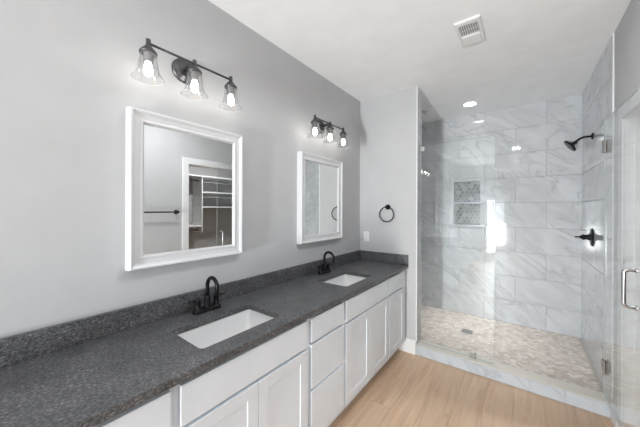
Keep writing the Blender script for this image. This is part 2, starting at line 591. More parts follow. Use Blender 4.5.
# baseboards
def baseboard(name, label, pts_box):
    mb = MB()
    for (x0, x1, y0, y1, dirn) in pts_box:
        mb.box(x0, x1, y0, y1, 0, 0.128, 0.002)
        if dirn == '-y':
            mb.box(x0, x1, y0 + 0.005, y1, 0.128, 0.142, 0.003)
        elif dirn == '-x':
            mb.box(x0 + 0.005, x1, y0, y1, 0.128, 0.142, 0.003)
        elif dirn == '+x':
            mb.box(x0, x1 - 0.005, y0, y1, 0.128, 0.142, 0.003)
        else:
            mb.box(x0, x1, y0, y1 - 0.005, 0.128, 0.142, 0.003)
    struct(mb.build(name, M['trim']), label, 'baseboard')
baseboard('baseboard_end', 'white baseboard under the towel ring wall next to the vanity', [(0.475, XP, YE - 0.015, YE, '-y')])
baseboard('baseboard_right', 'white baseboard along the wall opposite the vanity', [(XR - 0.015, XR, DY1 + CW, YE - 0.02, '-x'), (XR - 0.015, XR, YR, DY0 - CW, '-x')])
baseboard('baseboard_rear', 'white baseboard on the rear wall', [(0, XR, YR, YR + 0.015, '+y')])

# ------------------------------------------------------------------ shower shell
def tile_slab(mb, plane, u0, u1, v0, v1, depth=0.006, inset=0.0016, gap=0.0012):
    """one tile as its own little raised slab; plane(u, v, d) gives a point, d = height above the grout"""
    u0 += gap; u1 -= gap; v0 += gap; v1 -= gap
    if u1 - u0 < 0.006 or v1 - v0 < 0.006:
        return
    P = [(u0, v0, 0), (u1, v0, 0), (u1, v1, 0), (u0, v1, 0), (u0 + inset, v0 + inset, depth), (u1 - inset, v0 + inset, depth), (u1 - inset, v1 - inset, depth), (u0 + inset, v1 - inset, depth)]
    V = [mb.bm.verts.new(plane(*p)) for p in P]
    for q in ((4, 5, 6, 7), (0, 1, 5, 4), (1, 2, 6, 5), (2, 3, 7, 6), (3, 0, 4, 7)):
        f = mb.bm.faces.new([V[j] for j in q])
        f.material_index = mb.mi

def tile_wall(mb, plane, umin, umax, joints, holes=()):
    """rows 0.3 m high counted down from the ceiling; joints gives the joint of even and odd rows"""
    z1, row = ZC, 0
    bounds = [ZC, 2.467]
    while bounds[-1] - 0.3 > ZSF:
        bounds.append(bounds[-1] - 0.2995)
    bounds.append(ZSF - 0.02)
    for r in range(len(bounds) - 1):
        zt, zb = bounds[r], bounds[r + 1]
        j = joints[r % 2]
        us = []
        u = j - 0.61 * math.ceil((j - umin) / 0.61)
        while u < umax + 0.61:
            us.append(u); u += 0.61
        for a, b in zip(us, us[1:]):
            a, b = max(a, umin), min(b, umax)
            if b - a < 0.004:
                continue
            rects = [(a, b, zb, zt)]
            for (h0, h1, g0, g1) in holes:
                new = []
                for (p0, p1, q0, q1) in rects:
                    if p1 <= h0 or p0 >= h1 or q1 <= g0 or q0 >= g1:
                        new.append((p0, p1, q0, q1)); continue
                    if p0 < h0: new.append((p0, h0, q0, q1))
                    if p1 > h1: new.append((h1, p1, q0, q1))
                    m0, m1 = max(p0, h0), min(p1, h1)
                    if q0 < g0: new.append((m0, m1, q0, g0))
                    if q1 > g1: new.append((m0, m1, g1, q1))
                rects = new
            for q in rects:
                tile_slab(mb, plane, q[0], q[1], q[2], q[3])

TD = 0.006
NX0, NX1, NZ0, NZ1, ND = 0.757, 1.078, 1.278, 1.860, 0.09     # niche
FX0, FX1, FZ0, FZ1 = 0.708, 1.122, 1.262, 1.900               # its tile border
# back wall of the shower
mb = MB()
yb = YB + TD
mb.box(-0.12, NX0, yb, yb + 0.12, -0.06, ZC).box(NX1, XR, yb, yb + 0.12, -0.06, ZC)
mb.box(NX0, NX1, yb, yb + 0.12, -0.06, NZ0).box(NX0, NX1, yb, yb + 0.12, NZ1, ZC)
mb.box(NX0, NX1, yb + ND, yb + 0.12, NZ0, NZ1)
mb.mi = 1
tile_wall(mb, lambda u, v, d: (u, yb - d, v), 0.0, XR, (1.731, 1.445), [(FX0, FX1, FZ0, FZ1)])
wsb = struct(mb.build('wall_shower_back', [M['grout'], M['marble']]), 'marble tiled back wall of the shower holding the niche', 'wall')
# border tiles round the niche, jambs inside it
mb = MB()
pl = lambda u, v, d: (u, yb - d, v)
tile_slab(mb, pl, FX0, NX0, FZ0, FZ1); tile_slab(mb, pl, NX1, FX1, FZ0, FZ1)
tile_slab(mb, pl, NX0, NX1, NZ1, FZ1); tile_slab(mb, pl, NX0, NX1, FZ0, NZ0)
mb.box(NX0, NX0 + 0.006, yb - 0.004, yb + ND, NZ0, NZ1).box(NX1 - 0.006, NX1, yb - 0.004, yb + ND, NZ0, NZ1).box(NX0 + 0.006, NX1 - 0.006, yb - 0.004, yb + ND, NZ1 - 0.006, NZ1)
mb.build('niche_trim', M['marble'], wsb)
# hexagons at the back of the niche
mb = MB()
mb.box(NX0 + 0.006, NX1 - 0.006, yb + ND - 0.004, yb + ND, NZ0, NZ1 - 0.006)
mb.mi = 1
hr = 0.029
row = 0
z = NZ0
while z < NZ1 + hr:
    x = NX0 + (hr * math.sqrt(3) / 2 if row % 2 else 0)
    while x < NX1 + hr:
        P = []
        for i in range(6):
            a = radians(60 * i + 30)
            P.append((min(max(x + (hr - 0.0022) * cos(a), NX0 + 0.006), NX1 - 0.006), min(max(z + (hr - 0.0022) * sin(a), NZ0), NZ1 - 0.006)))
        area = 0.5 * abs(sum(P[i][0] * P[(i + 1) % 6][1] - P[(i + 1) % 6][0] * P[i][1] for i in range(6)))
        if area > 4e-5:
            f = mb.bm.faces.new([mb.bm.verts.new((p[0], yb + ND - 0.0065, p[1])) for p in P])
            f.material_index = 1
        x += hr * math.sqrt(3)
    z += hr * 1.5
    row += 1
mb.build('niche_mosaic', [M['grout'], M['hexmosaic']], wsb)
# two stone sills: niche floor and niche shelf
MB().box(FX0, FX1, YB - 0.010, yb - 0.001, NZ0 - 0.018, NZ0 + 0.004, 0.002).box(NX0 + 0.006, NX1 - 0.006, yb - 0.002, yb + ND - 0.007, NZ0 - 0.010, NZ0 + 0.004).build('niche_sill', M['curbmarble'], wsb)
MB().box(FX0, FX1, YB - 0.010, yb - 0.007, 1.560, 1.580, 0.002).box(NX0 + 0.006, NX1 - 0.006, yb - 0.008, yb + ND - 0.007, 1.560, 1.580).build('niche_shelf', M['curbmarble'], wsb)

# tile on the right wall, left wall and back of the partition
mb = MB()
xr = XR - 0.0
mb.box(XR - 0.001, XR, YE - 0.008, YB, ZSF - 0.02, ZC)
mb.mi = 1
tile_wall(mb, lambda u, v, d: (XR - 0.001 - d, u, v), YE, YB, (3.70, 3.395))
mb.mi = 2
mb.box(XR - 0.0085, XR, YE - 0.005, YE - 0.001, 0.0, ZC)
struct(mb.build('wall_shower_right_tile', [M['grout'], M['marble'], M['trim']]), 'marble tile on the shower wall carrying the shower head', 'wall')
mb = MB()
mb.box(-0.12, 0.0, YE + PT, YB + 0.13, -0.06, ZC)
mb.mi = 1
tile_wall(mb, lambda u, v, d: (0.0 + d, u, v), YE + PT + 0.008, YB, (3.70, 3.395))
struct(mb.build('wall_shower_left', [M['grout'], M['marble']]), 'marble tiled shower wall hidden behind the partition', 'wall')
mb = MB()
mb.box(0.0, XP, YE + PT, YE + PT + 0.001, ZSF - 0.02, ZC)
mb.mi = 1
tile_wall(mb, lambda u, v, d: (u, YE + PT + 0.001 + d, v), 0.0, XP, (0.61, 0.305))
mb.box(XP, XP + 0.007, YE + 0.004, YE + PT + 0.006, ZCURB, ZC, 0.001)
mb.mi = 2
mb.box(XP, XP + 0.009, YE - 0.001, YE + 0.004, 0.142, ZC)
struct(mb.build('wall_shower_partition_tile', [M['grout'], M['marble'], M['trim']]), 'marble tile wrapping the end of the partition wall', 'wall')

# shower floor: herringbone mosaic
mb = MB()
mb.box(0.0, XR, YE + 0.10, YB + TD, -0.004, ZSF - 0.0015)
mb.mi = 1
a_, b_ = 0.031, 0.062
ct, st = cos(radians(45)), sin(radians(45))
def put_piece(u0, u1, v0, v1):
    g = 0.0011
    P = [(u0 + g, v0 + g), (u1 - g, v0 + g), (u1 - g, v1 - g), (u0 + g, v1 - g)]
    Q = [(1.0 + p[0] * ct - p[1] * st, 3.4 + p[0] * st + p[1] * ct) for p in P]
    if all(0.012 < q[0] < XR - 0.009 and YE + 0.125 < q[1] < YB - 0.001 for q in Q):
        f = mb.bm.faces.new([mb.bm.verts.new((q[0], q[1], ZSF)) for q in Q])
        f.material_index = 1
N = 54
for i in range(-N, N):
    for j in range(-N // 2, N // 2):
        # herringbone cell: a horizontal brick and a vertical brick, stepping along the diagonal
        u = i * a_ + j * 4 * a_
        v = i * a_
        put_piece(u, u + b_, v, v + a_)
        put_piece(u + b_, u + b_ + a_, v - a_, v + a_)
struct(mb.build('floor_shower', [M['floorgrout'], M['floormosaic']]), 'beige herringbone mosaic floor of the shower', 'floor')

# curb
curb = thing('curb', 'low marble curb in front of the shower with a cream top edge', 'curb'); curb['kind'] = 'structure'
mb = MB()
y0 = YE - 0.004
xs = [XP, 0.955, 1.565, 1.78, XR - 0.001]
mb.box(XP, XR - 0.001, y0 + 0.004, YE + 0.12, 0.0, ZCURB - 0.006)
mb.mi = 1
for a, b in zip(xs, xs[1:]):
    tile_slab(mb, lambda u, v, d: (u, y0 + 0.004 - d, v), a, b, 0.001, ZCURB - 0.008, 0.005)
mb.build('curb_face', [M['grout'], M['curbmarble']], curb)
mb = MB()
mb.box(XP + 0.009, XR - 0.009, y0 - 0.003, YE + 0.125, ZCURB - 0.006, ZCURB, 0.0015)
mb.build('curb_top', M['cream'], curb)

# ------------------------------------------------------------------ vanity cabinets
XB, XF = 0.540, 0.560          # carcass front, door face
def shaker(mb, y0, y1, z0, z1, rail=0.057):
    x0, x1 = XB + 0.0005, XF
    b = 0.0012
    mb.box(x0, x1, y0, y0 + rail, z0, z1, b).box(x0, x1, y1 - rail, y1, z0, z1, b)
    mb.box(x0, x1, y0 + rail, y1 - rail, z0, z0 + rail, b).box(x0, x1, y0 + rail, y1 - rail, z1 - rail, z1, b)
    mb.box(x0, x1 - 0.0045, y0 + rail - 0.002, y1 - rail + 0.002, z0 + rail - 0.002, z1 - rail + 0.002)

def carcass(o, y0, y1, zbars=(0.70,), fill=0.0, ymids=()):
    mb = MB()
    t = 0.016
    x0 = 0.003
    zt = ZTOP - 0.032
    g = 0.0006
    y0 += g; y1 -= g
    mb.box(x0, XB - 0.02, y0, y0 + t, 0.105, zt).box(x0, XB - 0.02, y1 - t, y1, 0.105, zt)
    mb.box(x0, XB - 0.02, y0 + t, y1 - t, 0.105, 0.121).box(x0, x0 + 0.008, y0 + t, y1 - t, 0.121, zt)
    # face frame
    s = 0.032
    mb.box(XB - 0.02, XB, y0, y0 + s, 0.105, zt).box(XB - 0.02, XB, y1 - s - fill, y1, 0.105, zt)
    mb.box(XB - 0.02, XB, y0 + s, y1 - s - fill, zt - 0.035, zt).box(XB - 0.02, XB, y0 + s, y1 - s - fill, 0.105, 0.14)
    for zb in zbars:
        mb.box(XB - 0.02, XB, y0 + s, y1 - s - fill, zb - 0.018, zb + 0.018)
    for ym in ymids:
        mb.box(XB - 0.02, XB, ym - 0.018, ym + 0.018, 0.14, zbars[0] - 0.018)
    mb.build('body', M['cabinet'], o)
    MB().box(0.003, 0.47, y0, y1, 0.001, 0.104).build('toe_kick', M['cabinet'], o)

def front(o, name, y0, y1, z0, z1, style='slab'):
    mb = MB()
    if style == 'slab':
        mb.box(XB + 0.0005, XF, y0, y1, z0, z1, 0.0022, 2)
    else:
        shaker(mb, y0, y1, z0, z1)
    return mb.build(name, M['cabinet'], o)

ZD0, ZD1, ZF0, ZF1 = 0.142, 0.690, 0.706, 0.855
gcab = 'white vanity base cabinets under the worktop'
o = thing('vanity_cabinet', 'white vanity cabinet at the open end of the worktop, mostly hidden below its edge', 'cabinet', (0, 0, 0), gcab)
carcass(o, -0.28, 0.438, ymids=(0.074,))
front(o, 'false_front', -0.265, 0.422, ZF0, ZF1); front(o, 'door', -0.265, 0.072, ZD0, ZD1, 'shaker'); front(o, 'door', 0.076, 0.422, ZD0, ZD1, 'shaker')
o = thing('vanity_cabinet', 'white two-door vanity cabinet under the sink that lies before the drawer stack', 'cabinet', (0, 0, 0), gcab)
carcass(o, 0.438, 1.172, ymids=(0.804,))
front(o, 'false_front', 0.456, 1.153, ZF0, ZF1); front(o, 'door', 0.456, 0.803, ZD0, ZD1, 'shaker'); front(o, 'door', 0.806, 1.153, ZD0, ZD1, 'shaker')
o = thing('vanity_cabinet', 'white vanity cabinet with a stack of three drawers, between the two sinks', 'cabinet', (0, 0, 0), gcab)
carcass(o, 1.172, 1.552, zbars=(0.707, 0.442))
front(o, 'drawer', 1.190, 1.537, 0.715, ZF1); front(o, 'drawer', 1.190, 1.537, 0.450, 0.700); front(o, 'drawer', 1.190, 1.537, 0.142, 0.434)
o = thing('vanity_cabinet', 'white two-door vanity cabinet between the drawer stack and the narrow end cabinet', 'cabinet', (0, 0, 0), gcab)
carcass(o, 1.552, 2.302, ymids=(1.927,))
front(o, 'false_front', 1.566, 2.288, ZF0, ZF1); front(o, 'door', 1.566, 1.925, ZD0, ZD1, 'shaker'); front(o, 'door', 1.928, 2.288, ZD0, ZD1, 'shaker')
o = thing('vanity_cabinet', 'white one-door vanity cabinet against the towel ring wall', 'cabinet', (0, 0, 0), gcab)
carcass(o, 2.302, YE - 0.001, fill=0.06)
front(o, 'drawer', 2.317, 2.677, ZF0, ZF1); front(o, 'door', 2.317, 2.677, ZD0, ZD1, 'shaker')

# ------------------------------------------------------------------ worktop with two cut-outs
SINKS = [(0.196, 0.472, 0.580, 1.034), (0.196, 0.474, 1.705, 2.140)]
ct_ = thing('countertop', 'dark grey granite vanity worktop with two sink openings', 'countertop')
b = bmesh.new()
def ring_edges(pts):
    vs = [b.verts.new(p) for p in pts]
    return [b.edges.new((vs[i], vs[(i + 1) % len(vs)])) for i in range(len(vs))]
ed = ring_edges([(0.002, -0.30, ZTOP), (XTOP, -0.30, ZTOP), (XTOP, YE - 0.002, ZTOP), (0.002, YE - 0.002, ZTOP)])
for (x0, x1, y0, y1) in SINKS:
    ed += ring_edges(rrect(x0, x1, y0, y1, 0.022, ZTOP))
bmesh.ops.triangle_fill(b, edges=ed, use_beauty=True, use_dissolve=False)
for f in b.faces:
    if f.normal.z < 0:
        f.normal_flip()
top_faces = list(b.faces)
ex = bmesh.ops.extrude_face_region(b, geom=top_faces)
for g in ex['geom']:
    if isinstance(g, bmesh.types.BMVert):
        g.co.z = ZTOP - 0.030
mb = MB(); mb.merge(b)
slab = mb.build('worktop_slab', M['granite'], ct_)
ZS = 1.0055
MB().box(0.002, 0.022, -0.30, YE - 0.002, ZTOP + 0.0005, ZS, 0.0015).build('backsplash', M['granite'], ct_)
MB().box(0.0225, XTOP, YE - 0.022, YE - 0.002, ZTOP + 0.0005, ZS, 0.0015).build('side_splash', M['granite'], ct_)

# sinks
def sink(name_label, x0, x1, y0, y1):
    o = thing('sink', name_label, 'sink', ((x0 + x1) / 2, (y0 + y1) / 2, 0), 'undermount sinks in the worktop')
    ox, oy = (x0 + x1) / 2, (y0 + y1) / 2
    hx, hy = (x1 - x0) / 2, (y1 - y0) / 2
    zr = ZTOP - 0.031
    def lp(dx, dy, r, z):
        return rrect(-hx + dx, hx - dx, -hy + dy, hy - dy, r, z, 6)
    loops = [lp(-0.030, -0.030, 0.03, zr - 0.012), lp(-0.030, -0.030, 0.03, zr), lp(-0.004, -0.004, 0.026, zr), lp(-0.002, -0.002, 0.026, zr - 0.004),
             lp(0.008, 0.010, 0.030, zr - 0.07), lp(0.018, 0.026, 0.036, zr - 0.115), lp(0.034, 0.050, 0.040, zr - 0.134), lp(0.085, 0.13, 0.040, zr - 0.143), lp(0.115, 0.19, 0.014, zr - 0.146)]
    mb = MB()
    mb.loft(loops, False, True, True)
    outer = [lp(-0.030, -0.030, 0.03, zr - 0.012), lp(-0.010, -0.010, 0.030, zr - 0.014), lp(0.0, 0.0, 0.03, zr - 0.08), lp(0.02, 0.03, 0.04, zr - 0.14), lp(0.09, 0.14, 0.03, zr - 0.156)]
    mb.loft(list(reversed(outer)), True, False, True)
    mb.build('basin', M['ceramic'], o)
    MB().lathe([(0, 0.004), (0.017, 0.004), (0.022, 0.002), (0.024, 0.0)], (0, 0, zr - 0.1455), 'z', 24).build('drain_cover', M['chrome'], o)
sink('white rectangular undermount sink below the mirror that shows the towel bar', *SINKS[0])
sink('white rectangular undermount sink by the towel ring wall', *SINKS[1])

# faucets
def faucet():
    o = thing('faucet', '', 'faucet', (0, 0, 0), 'black faucets behind the sinks')
    mb = MB()
    n = 10
    def stad(hw, r, z):
        out = []
        for i in range(n + 1):
            a = radians(0 + 180 * i / n); out.append((r * cos(a), hw + r * sin(a), z))
        for i in range(n + 1):
            a = radians(180 + 180 * i / n); out.append((r * cos(a), -hw + r * sin(a), z))
        return out
    mb.loft([stad(0.056, 0.027, 0), stad(0.056, 0.027, 0.010), stad(0.055, 0.0245, 0.016), stad(0.054, 0.020, 0.020)], True, True, False)
    mb.build('base_plate', M['black'], o)
    mb = MB()
    mb.lathe([(0.0185, 0.018), (0.0185, 0.024), (0.0165, 0.028), (0.0165, 0.078), (0.013, 0.084), (0.0115, 0.086)], (0, 0, 0), 'z', 24)
    R, zc = 0.050, 0.141
    pts = [(0, 0, 0.08), (0, 0, 0.11), (0, 0, 0.135)]
    for i in range(0, 17):
        a = radians(180 - 195 * i / 16)
        pts.append((R + R * cos(a), 0, zc + R * sin(a)))
    ex, ez = pts[-1][0], pts[-1][2]
    pts += [(ex - 0.004, 0, ez - 0.016), (ex - 0.007, 0, ez - 0.028)]
    mb.tube(pts, 0.0108, 16)
    mb.build('spout', M['black'], o)
    for s in (-1, 1):
        mb = MB()
        mb.lathe([(0.020, 0.018), (0.020, 0.022), (0.0155, 0.027), (0.0145, 0.060), (0.0155, 0.063), (0.0155, 0.075), (0.011, 0.079), (0, 0.080)], (0, s * 0.056, 0), 'z', 22)
        mb.tube([(0, s * 0.056, 0.070), (0.003, s * 0.080, 0.071), (0.006, s * 0.112, 0.073)], [0.0055, 0.0048, 0.0042], 10)
        mb.build('handle', M['black'], o)
    MB().tube([(-0.0245, 0, 0.018), (-0.0245, 0, 0.075)], 0.0028, 8).lathe([(0, 0), (0.006, 0.003), (0.006, 0.010), (0, 0.013)], (-0.0245, 0, 0.073), 'z', 14).build('lift_rod', M['black'], o)
    return o
f1 = faucet()
f1.location = (0.090, 0.826, ZTOP + 0.0004)
f1['label'] = 'black two-handle arched faucet below the mirror that shows the towel bar'
f2 = copy_tree(f1)
f2.location = (0.090, 1.952, ZTOP + 0.0004)
f2['label'] = 'black two-handle arched faucet at the sink by the towel ring wall'

# ------------------------------------------------------------------ mirrors
def mirror():
    hw, hh = 0.3205, 0.390
    o = thing('wall_mirror', '', 'mirror', (0, 0, 0), 'white framed mirrors above the sinks')
    # frame profile: (inset from the outer edge, height off the wall)
    prof = [(0.0, 0.001), (0.0, 0.030), (0.003, 0.032), (0.003, 0.048), (0.006, 0.052), (0.012, 0.052), (0.017, 0.049), (0.026, 0.042), (0.048, 0.040), (0.053, 0.043), (0.059, 0.043), (0.068, 0.033), (0.069, 0.028)]
    mb = MB()
    loops = []
    for d, h in prof:
        y, z = hw - d, hh - d
        loops.append([(h, -y, -z), (h, y, -z), (h, y, z), (h, -y, z)])
    mb.loft(loops)
    mb.face([(0.001, -hw, -hh), (0.001, hw, -hh), (0.001, hw, hh), (0.001, -hw, hh)])
    mb.build('frame', M['frame'], o, recalc=False)
    MB().box(0.022, 0.030, -hw + 0.066, hw - 0.066, -hh + 0.066, hh - 0.066).build('mirror_glass', M['mirror'], o)
    return o
m1 = mirror()
m1.location = (0, 0.777, 1.5745)
m1['label'] = 'white framed wall mirror reflecting the closet doorway and a towel bar'
m2 = copy_tree(m1)
m2.location = (0, 1.999, 1.5745)
m2['label'] = 'white framed wall mirror reflecting marble tile and the towel ring'

# ------------------------------------------------------------------ vanity lights
def sconce():
    o = thing('vanity_light', '', 'wall light', (0, 0, 0), 'three-bulb vanity lights over the mirrors')
    X = 0.120
    MB().lathe([(0.066, 0.001), (0.066, 0.010), (0.060, 0.017), (0.050, 0.019), (0.047, 0.024), (0.034, 0.030), (0.0, 0.031)], (0, 0, -0.004), 'x', 40).build('backplate', M['bronze'], o)
    MB().tube([(0.025, 0, -0.004), (0.07, 0, -0.003), (0.105, 0, 0), (X, 0, 0)], [0.017, 0.014, 0.011, 0.008], 16).build('arm', M['bronze'], o)
    MB().tube([(X, -0.226, 0), (X, 0.226, 0)], 0.0058, 12).build('bar', M['bronze'], o)
    for y in (-0.222, 0.0, 0.222):
        mb = MB()
        mb.lathe([(0, 0.020), (0.009, 0.019), (0.0105, 0.016), (0.0105, -0.010), (0.014, -0.014), (0.034, -0.038), (0.037, -0.043), (0.037, -0.050), (0.030, -0.051), (0.0215, -0.052), (0.0215, -0.088), (0.016, -0.090), (0, -0.090)], (X, y, 0), 'z', 28)
        s = mb.build('lamp_holder', M['bronze'], o)
        mb = MB()
        outer = [(0.0345, -0.049), (0.036, -0.058), (0.038, -0.080), (0.042, -0.108), (0.049, -0.135), (0.059, -0.155), (0.067, -0.166)]
        inner = [(r - 0.0026, z + 0.0005) for r, z in reversed(outer)]
        mb.lathe(outer + [(0.0675, -0.1675), (0.0655, -0.1675)] + inner + [outer[0]], (X, y, 0), 'z', 40)
        sh = mb.build('lamp_shade', M['shade'], s)
        mb = MB()
        mb.tube([(X + 0.0668 * cos(2 * pi * i / 40), y + 0.0668 * sin(2 * pi * i / 40), -0.167) for i in range(40)], 0.0016, 8, closed=True)
        mb.build('rim', M['glassrim'], sh)
        mb = MB()
        mb.lathe([(0.0120, -0.0905), (0.0130, -0.098), (0.0165, -0.110), (0.0185, -0.124), (0.018, -0.135), (0.014, -0.146), (0.008, -0.1515), (0, -0.1525)], (X, y, 0), 'z', 20)
        mb.build('bulb', M['bulb'], s)
    return o
s1 = sconce()
s1.location = (0, 0.732, 2.255)
s1['label'] = 'three-bulb grey metal vanity light above the mirror that shows the closet'
s2 = copy_tree(s1)
s2.location = (0, 1.992, 2.255)
s2['label'] = 'three-bulb grey metal vanity light above the mirror by the corner'

# ------------------------------------------------------------------ end wall: towel ring and outlet
o = thing('towel_ring', 'round black towel ring on the short partition wall', 'towel ring', (0.346, YE, 1.505))
MB().lathe([(0.028, 0.0005), (0.028, 0.006), (0.024, 0.011), (0.013, 0.014), (0.011, 0.040), (0.014, 0.043), (0.014, 0.052), (0, 0.054)], (0, 0, 0), '-y', 28).build('rosette', M['black'], o)
MB().tube([(0.080 * sin(2 * pi * i / 48), -0.044, -0.080 + 0.080 * cos(2 * pi * i / 48)) for i in range(48)], 0.0055, 12, closed=True).build('ring', M['black'], o)

o = thing('wall_outlet', 'white duplex electrical outlet on the wall above the side splash', 'outlet', (0.087, YE, 1.168))
MB().box(-0.036, 0.036, -0.006, -0.0005, -0.058, 0.058, 0.0025).build('cover_plate', M['plastic'], o)
for s in (-1, 1):
    mb = MB()
    mb.loft([[(x_, -0.006, z_ + s * 0.0195) for (x_, z_, _) in rrect(-0.017, 0.017, -0.0135, 0.0135, 0.008, 0)], [(x_, -0.0085, z_ + s * 0.0195) for (x_, z_, _) in rrect(-0.0165, 0.0165, -0.013, 0.013, 0.008, 0)]], False, True)
    r_ = mb.build('receptacle', M['plastic'], o)
    MB().box(-0.0075, -0.0055, -0.0092, -0.0084, s * 0.0195 - 0.002, s * 0.0195 + 0.007).box(0.0055, 0.0075, -0.0092, -0.0084, s * 0.0195 - 0.002, s * 0.0195 + 0.006).lathe([(0.0025, 0), (0.0025, 0.0008), (0, 0.0008)], (0, -0.0084, s * 0.0195 - 0.007), '-y', 12).build('slot', M['grille'], r_)

# ------------------------------------------------------------------ shower glass
YG = 2.838
GX0, GX1, GZ0, GZ1 = XP + 0.011, 1.318, ZCURB + 0.002, 2.140
def glass_slab(mb, x0, x1, y0, y1, z0, z1, thin):
    """slab whose two big faces are clear (slot 0) and whose narrow edges show the cut glass (slot 1)"""
    b = bmesh.new()
    vs = [b.verts.new((x, y, z)) for x in (x0, x1) for y in (y0, y1) for z in (z0, z1)]
    for q in ((0, 1, 3, 2), (4, 6, 7, 5), (0, 4, 5, 1), (2, 3, 7, 6), (0, 2, 6, 4), (1, 5, 7, 3)):
        b.faces.new([vs[i] for i in q])
    bmesh.ops.recalc_face_normals(b, faces=list(b.faces))
    k0 = len(mb.bm.faces)
    mb.merge(b)
    for f in mb.bm.faces:
        f.normal_update()
        f.material_index = 0 if abs(f.normal['xyz'.index(thin)]) > 0.9 else 1
o = thing('glass_panel', 'fixed clear glass panel standing on the curb beside the partition', 'glass panel', (0, 0, 0))
mb = MB()
glass_slab(mb, GX0, GX1, YG - 0.005, YG + 0.005, GZ0, GZ1, 'y')
mb.build('glass_pane', [M['glass'], M['glassedge']], o)
def clip(cx, cz, horizontal):
    mb = MB()
    if horizontal:     # standing on the curb
        mb.box(cx - 0.024, cx + 0.024, YG - 0.012, YG - 0.0055, ZCURB + 0.0005, ZCURB + 0.05, 0.002).box(cx - 0.024, cx + 0.024, YG + 0.0055, YG + 0.012, ZCURB + 0.0005, ZCURB + 0.05, 0.002)
    else:
        mb.box(XP + 0.0085, XP + 0.056, YG - 0.012, YG - 0.0055, cz - 0.024, cz + 0.024, 0.002).box(XP + 0.0085, XP + 0.056, YG + 0.0055, YG + 0.012, cz - 0.024, cz + 0.024, 0.002)
    mb.build('glass_clip', M['chrome'] if not horizontal else M['steel'], o)
clip(0, 2.10, False); clip(1.152, 0, True)

# open glass door, hinged on the right wall
HX, HY = 1.996, 2.834
DW = 0.682
o = thing('glass_shower_door', 'clear glass shower door standing open along the wall with a nickel handle', 'glass door', (HX, HY, 0))
o.rotation_euler = (0, 0, radians(2.2))
mb = MB()
glass_slab(mb, -0.004, 0.004, -DW, -0.004, 0.13, 2.140, 'x')
mb.build('glass_pane', [M['glass'], M['glassedge']], o)
mb = MB()
mb.box(-0.005, 0.005, -DW, -0.004, 0.113, 0.131)
mb.build('bottom_seal', M['seal'], o)
for hz in (1.945, 0.335):
    mb = MB()
    mb.box(-0.013, -0.0045, -0.058, 0.006, hz - 0.045, hz + 0.045, 0.002).box(0.0045, 0.013, -0.058, 0.006, hz - 0.045, hz + 0.045, 0.002)
    mb.box(0.010, 0.027, -0.004, 0.030, hz - 0.045, hz + 0.045, 0.002)
    mb.lathe([(0, -0.046), (0.0075, -0.046), (0.0075, 0.046), (0, 0.046)], (0, 0.010, hz), 'z', 16)
    mb.build('hinge', M['steel'], o)
mb = MB()
hy, z0, z1, pr_ = -0.622, 0.945, 1.150, 0.054
pts = [(-0.0045, hy, z0)]
rr = 0.022
pts += [(-0.02, hy, z0)]
for i in range(9):
    a = radians(90 * i / 8)
    pts.append((-pr_ + rr - rr * sin(a), hy, z0 + rr - rr * cos(a)))
for i in range(9):
    a = radians(90 * i / 8)
    pts.append((-pr_ + rr - rr * cos(a), hy, z1 - rr + rr * sin(a)))
pts += [(-0.02, hy, z1), (-0.0045, hy, z1)]
mb.tube(pts, 0.0095, 16)
for z in (z0, z1):
    mb.lathe([(0.014, 0.0), (0.014, 0.004), (0.0095, 0.0055)], (-0.0045, hy, z), '-x', 20)
    mb.lathe([(0.014, 0.0), (0.014, 0.008), (0, 0.009)], (0.0045, hy, z), 'x', 20)
mb.build('handle', M['chrome'], o)

# ------------------------------------------------------------------ shower fittings
XT = XR - 0.0072
o = thing('showerhead', 'black shower head on a bent arm high on the tiled wall', 'shower head', (XT, 3.447, 2.155))
MB().lathe([(0.031, 0.0004), (0.031, 0.005), (0.026, 0.010), (0.012, 0.013), (0.0, 0.013)], (0, 0, 0), '-x', 28).build('escutcheon', M['black'], o)
pts = [(-0.008, 0, 0), (-0.04, 0, 0.001), (-0.065, 0, -0.001), (-0.085, 0, -0.010), (-0.105, 0, -0.026), (-0.118, 0, -0.038)]
MB().tube(pts, 0.0095, 14).build('shower_arm', M['black'], o)
d = Vector((-0.80, 0.0, -0.60)).normalized()
hc = Vector((-0.108, 0, -0.034))
mb = MB()
mb.lathe([(0, 0), (0.014, 0.001), (0.016, 0.012), (0.013, 0.018), (0.019, 0.028), (0.034, 0.040), (0.062, 0.050), (0.064, 0.054), (0.064, 0.063), (0.061, 0.066)], hc, d, 36)
hd = mb.build('spray_head', M['black'], o)
mb = MB()
mb.lathe([(0.061, 0.066), (0.055, 0.0665), (0.0, 0.0665)], hc, d, 36)
R = Vector((0, 0, 1)).rotation_difference(d).to_matrix()
for rad, cnt in ((0.016, 6), (0.032, 12), (0.048, 18)):
    for i in range(cnt):
        a = 2 * pi * i / cnt
        mb.lathe([(0.0022, 0.0665), (0.0018, 0.0685), (0, 0.0685)], hc + R @ Vector((rad * cos(a), rad * sin(a), 0)), d, 8)
mb.build('nozzle_plate', M['bronze'], hd)

o = thing('shower_valve', 'black round shower valve with a lever handle on the tiled wall', 'shower valve', (XT, 3.453, 1.230))
MB().lathe([(0.083, 0.0004), (0.083, 0.004), (0.078, 0.009), (0.050, 0.013), (0.0, 0.014)], (0, 0, 0), '-x', 44).build('escutcheon', M['black'], o)
MB().lathe([(0.028, 0.013), (0.028, 0.030), (0.024, 0.033), (0.022, 0.048), (0.026, 0.052), (0.026, 0.066), (0.018, 0.070), (0.014, 0.082), (0, 0.083)], (0, 0, 0), '-x', 28).build('handle_hub', M['black'], o)
MB().tube([(-0.076, 0, 0), (-0.095, -0.010, 0), (-0.118, -0.018, 0.001)], [0.0085, 0.0072, 0.0065], 12).build('lever', M['black'], o)

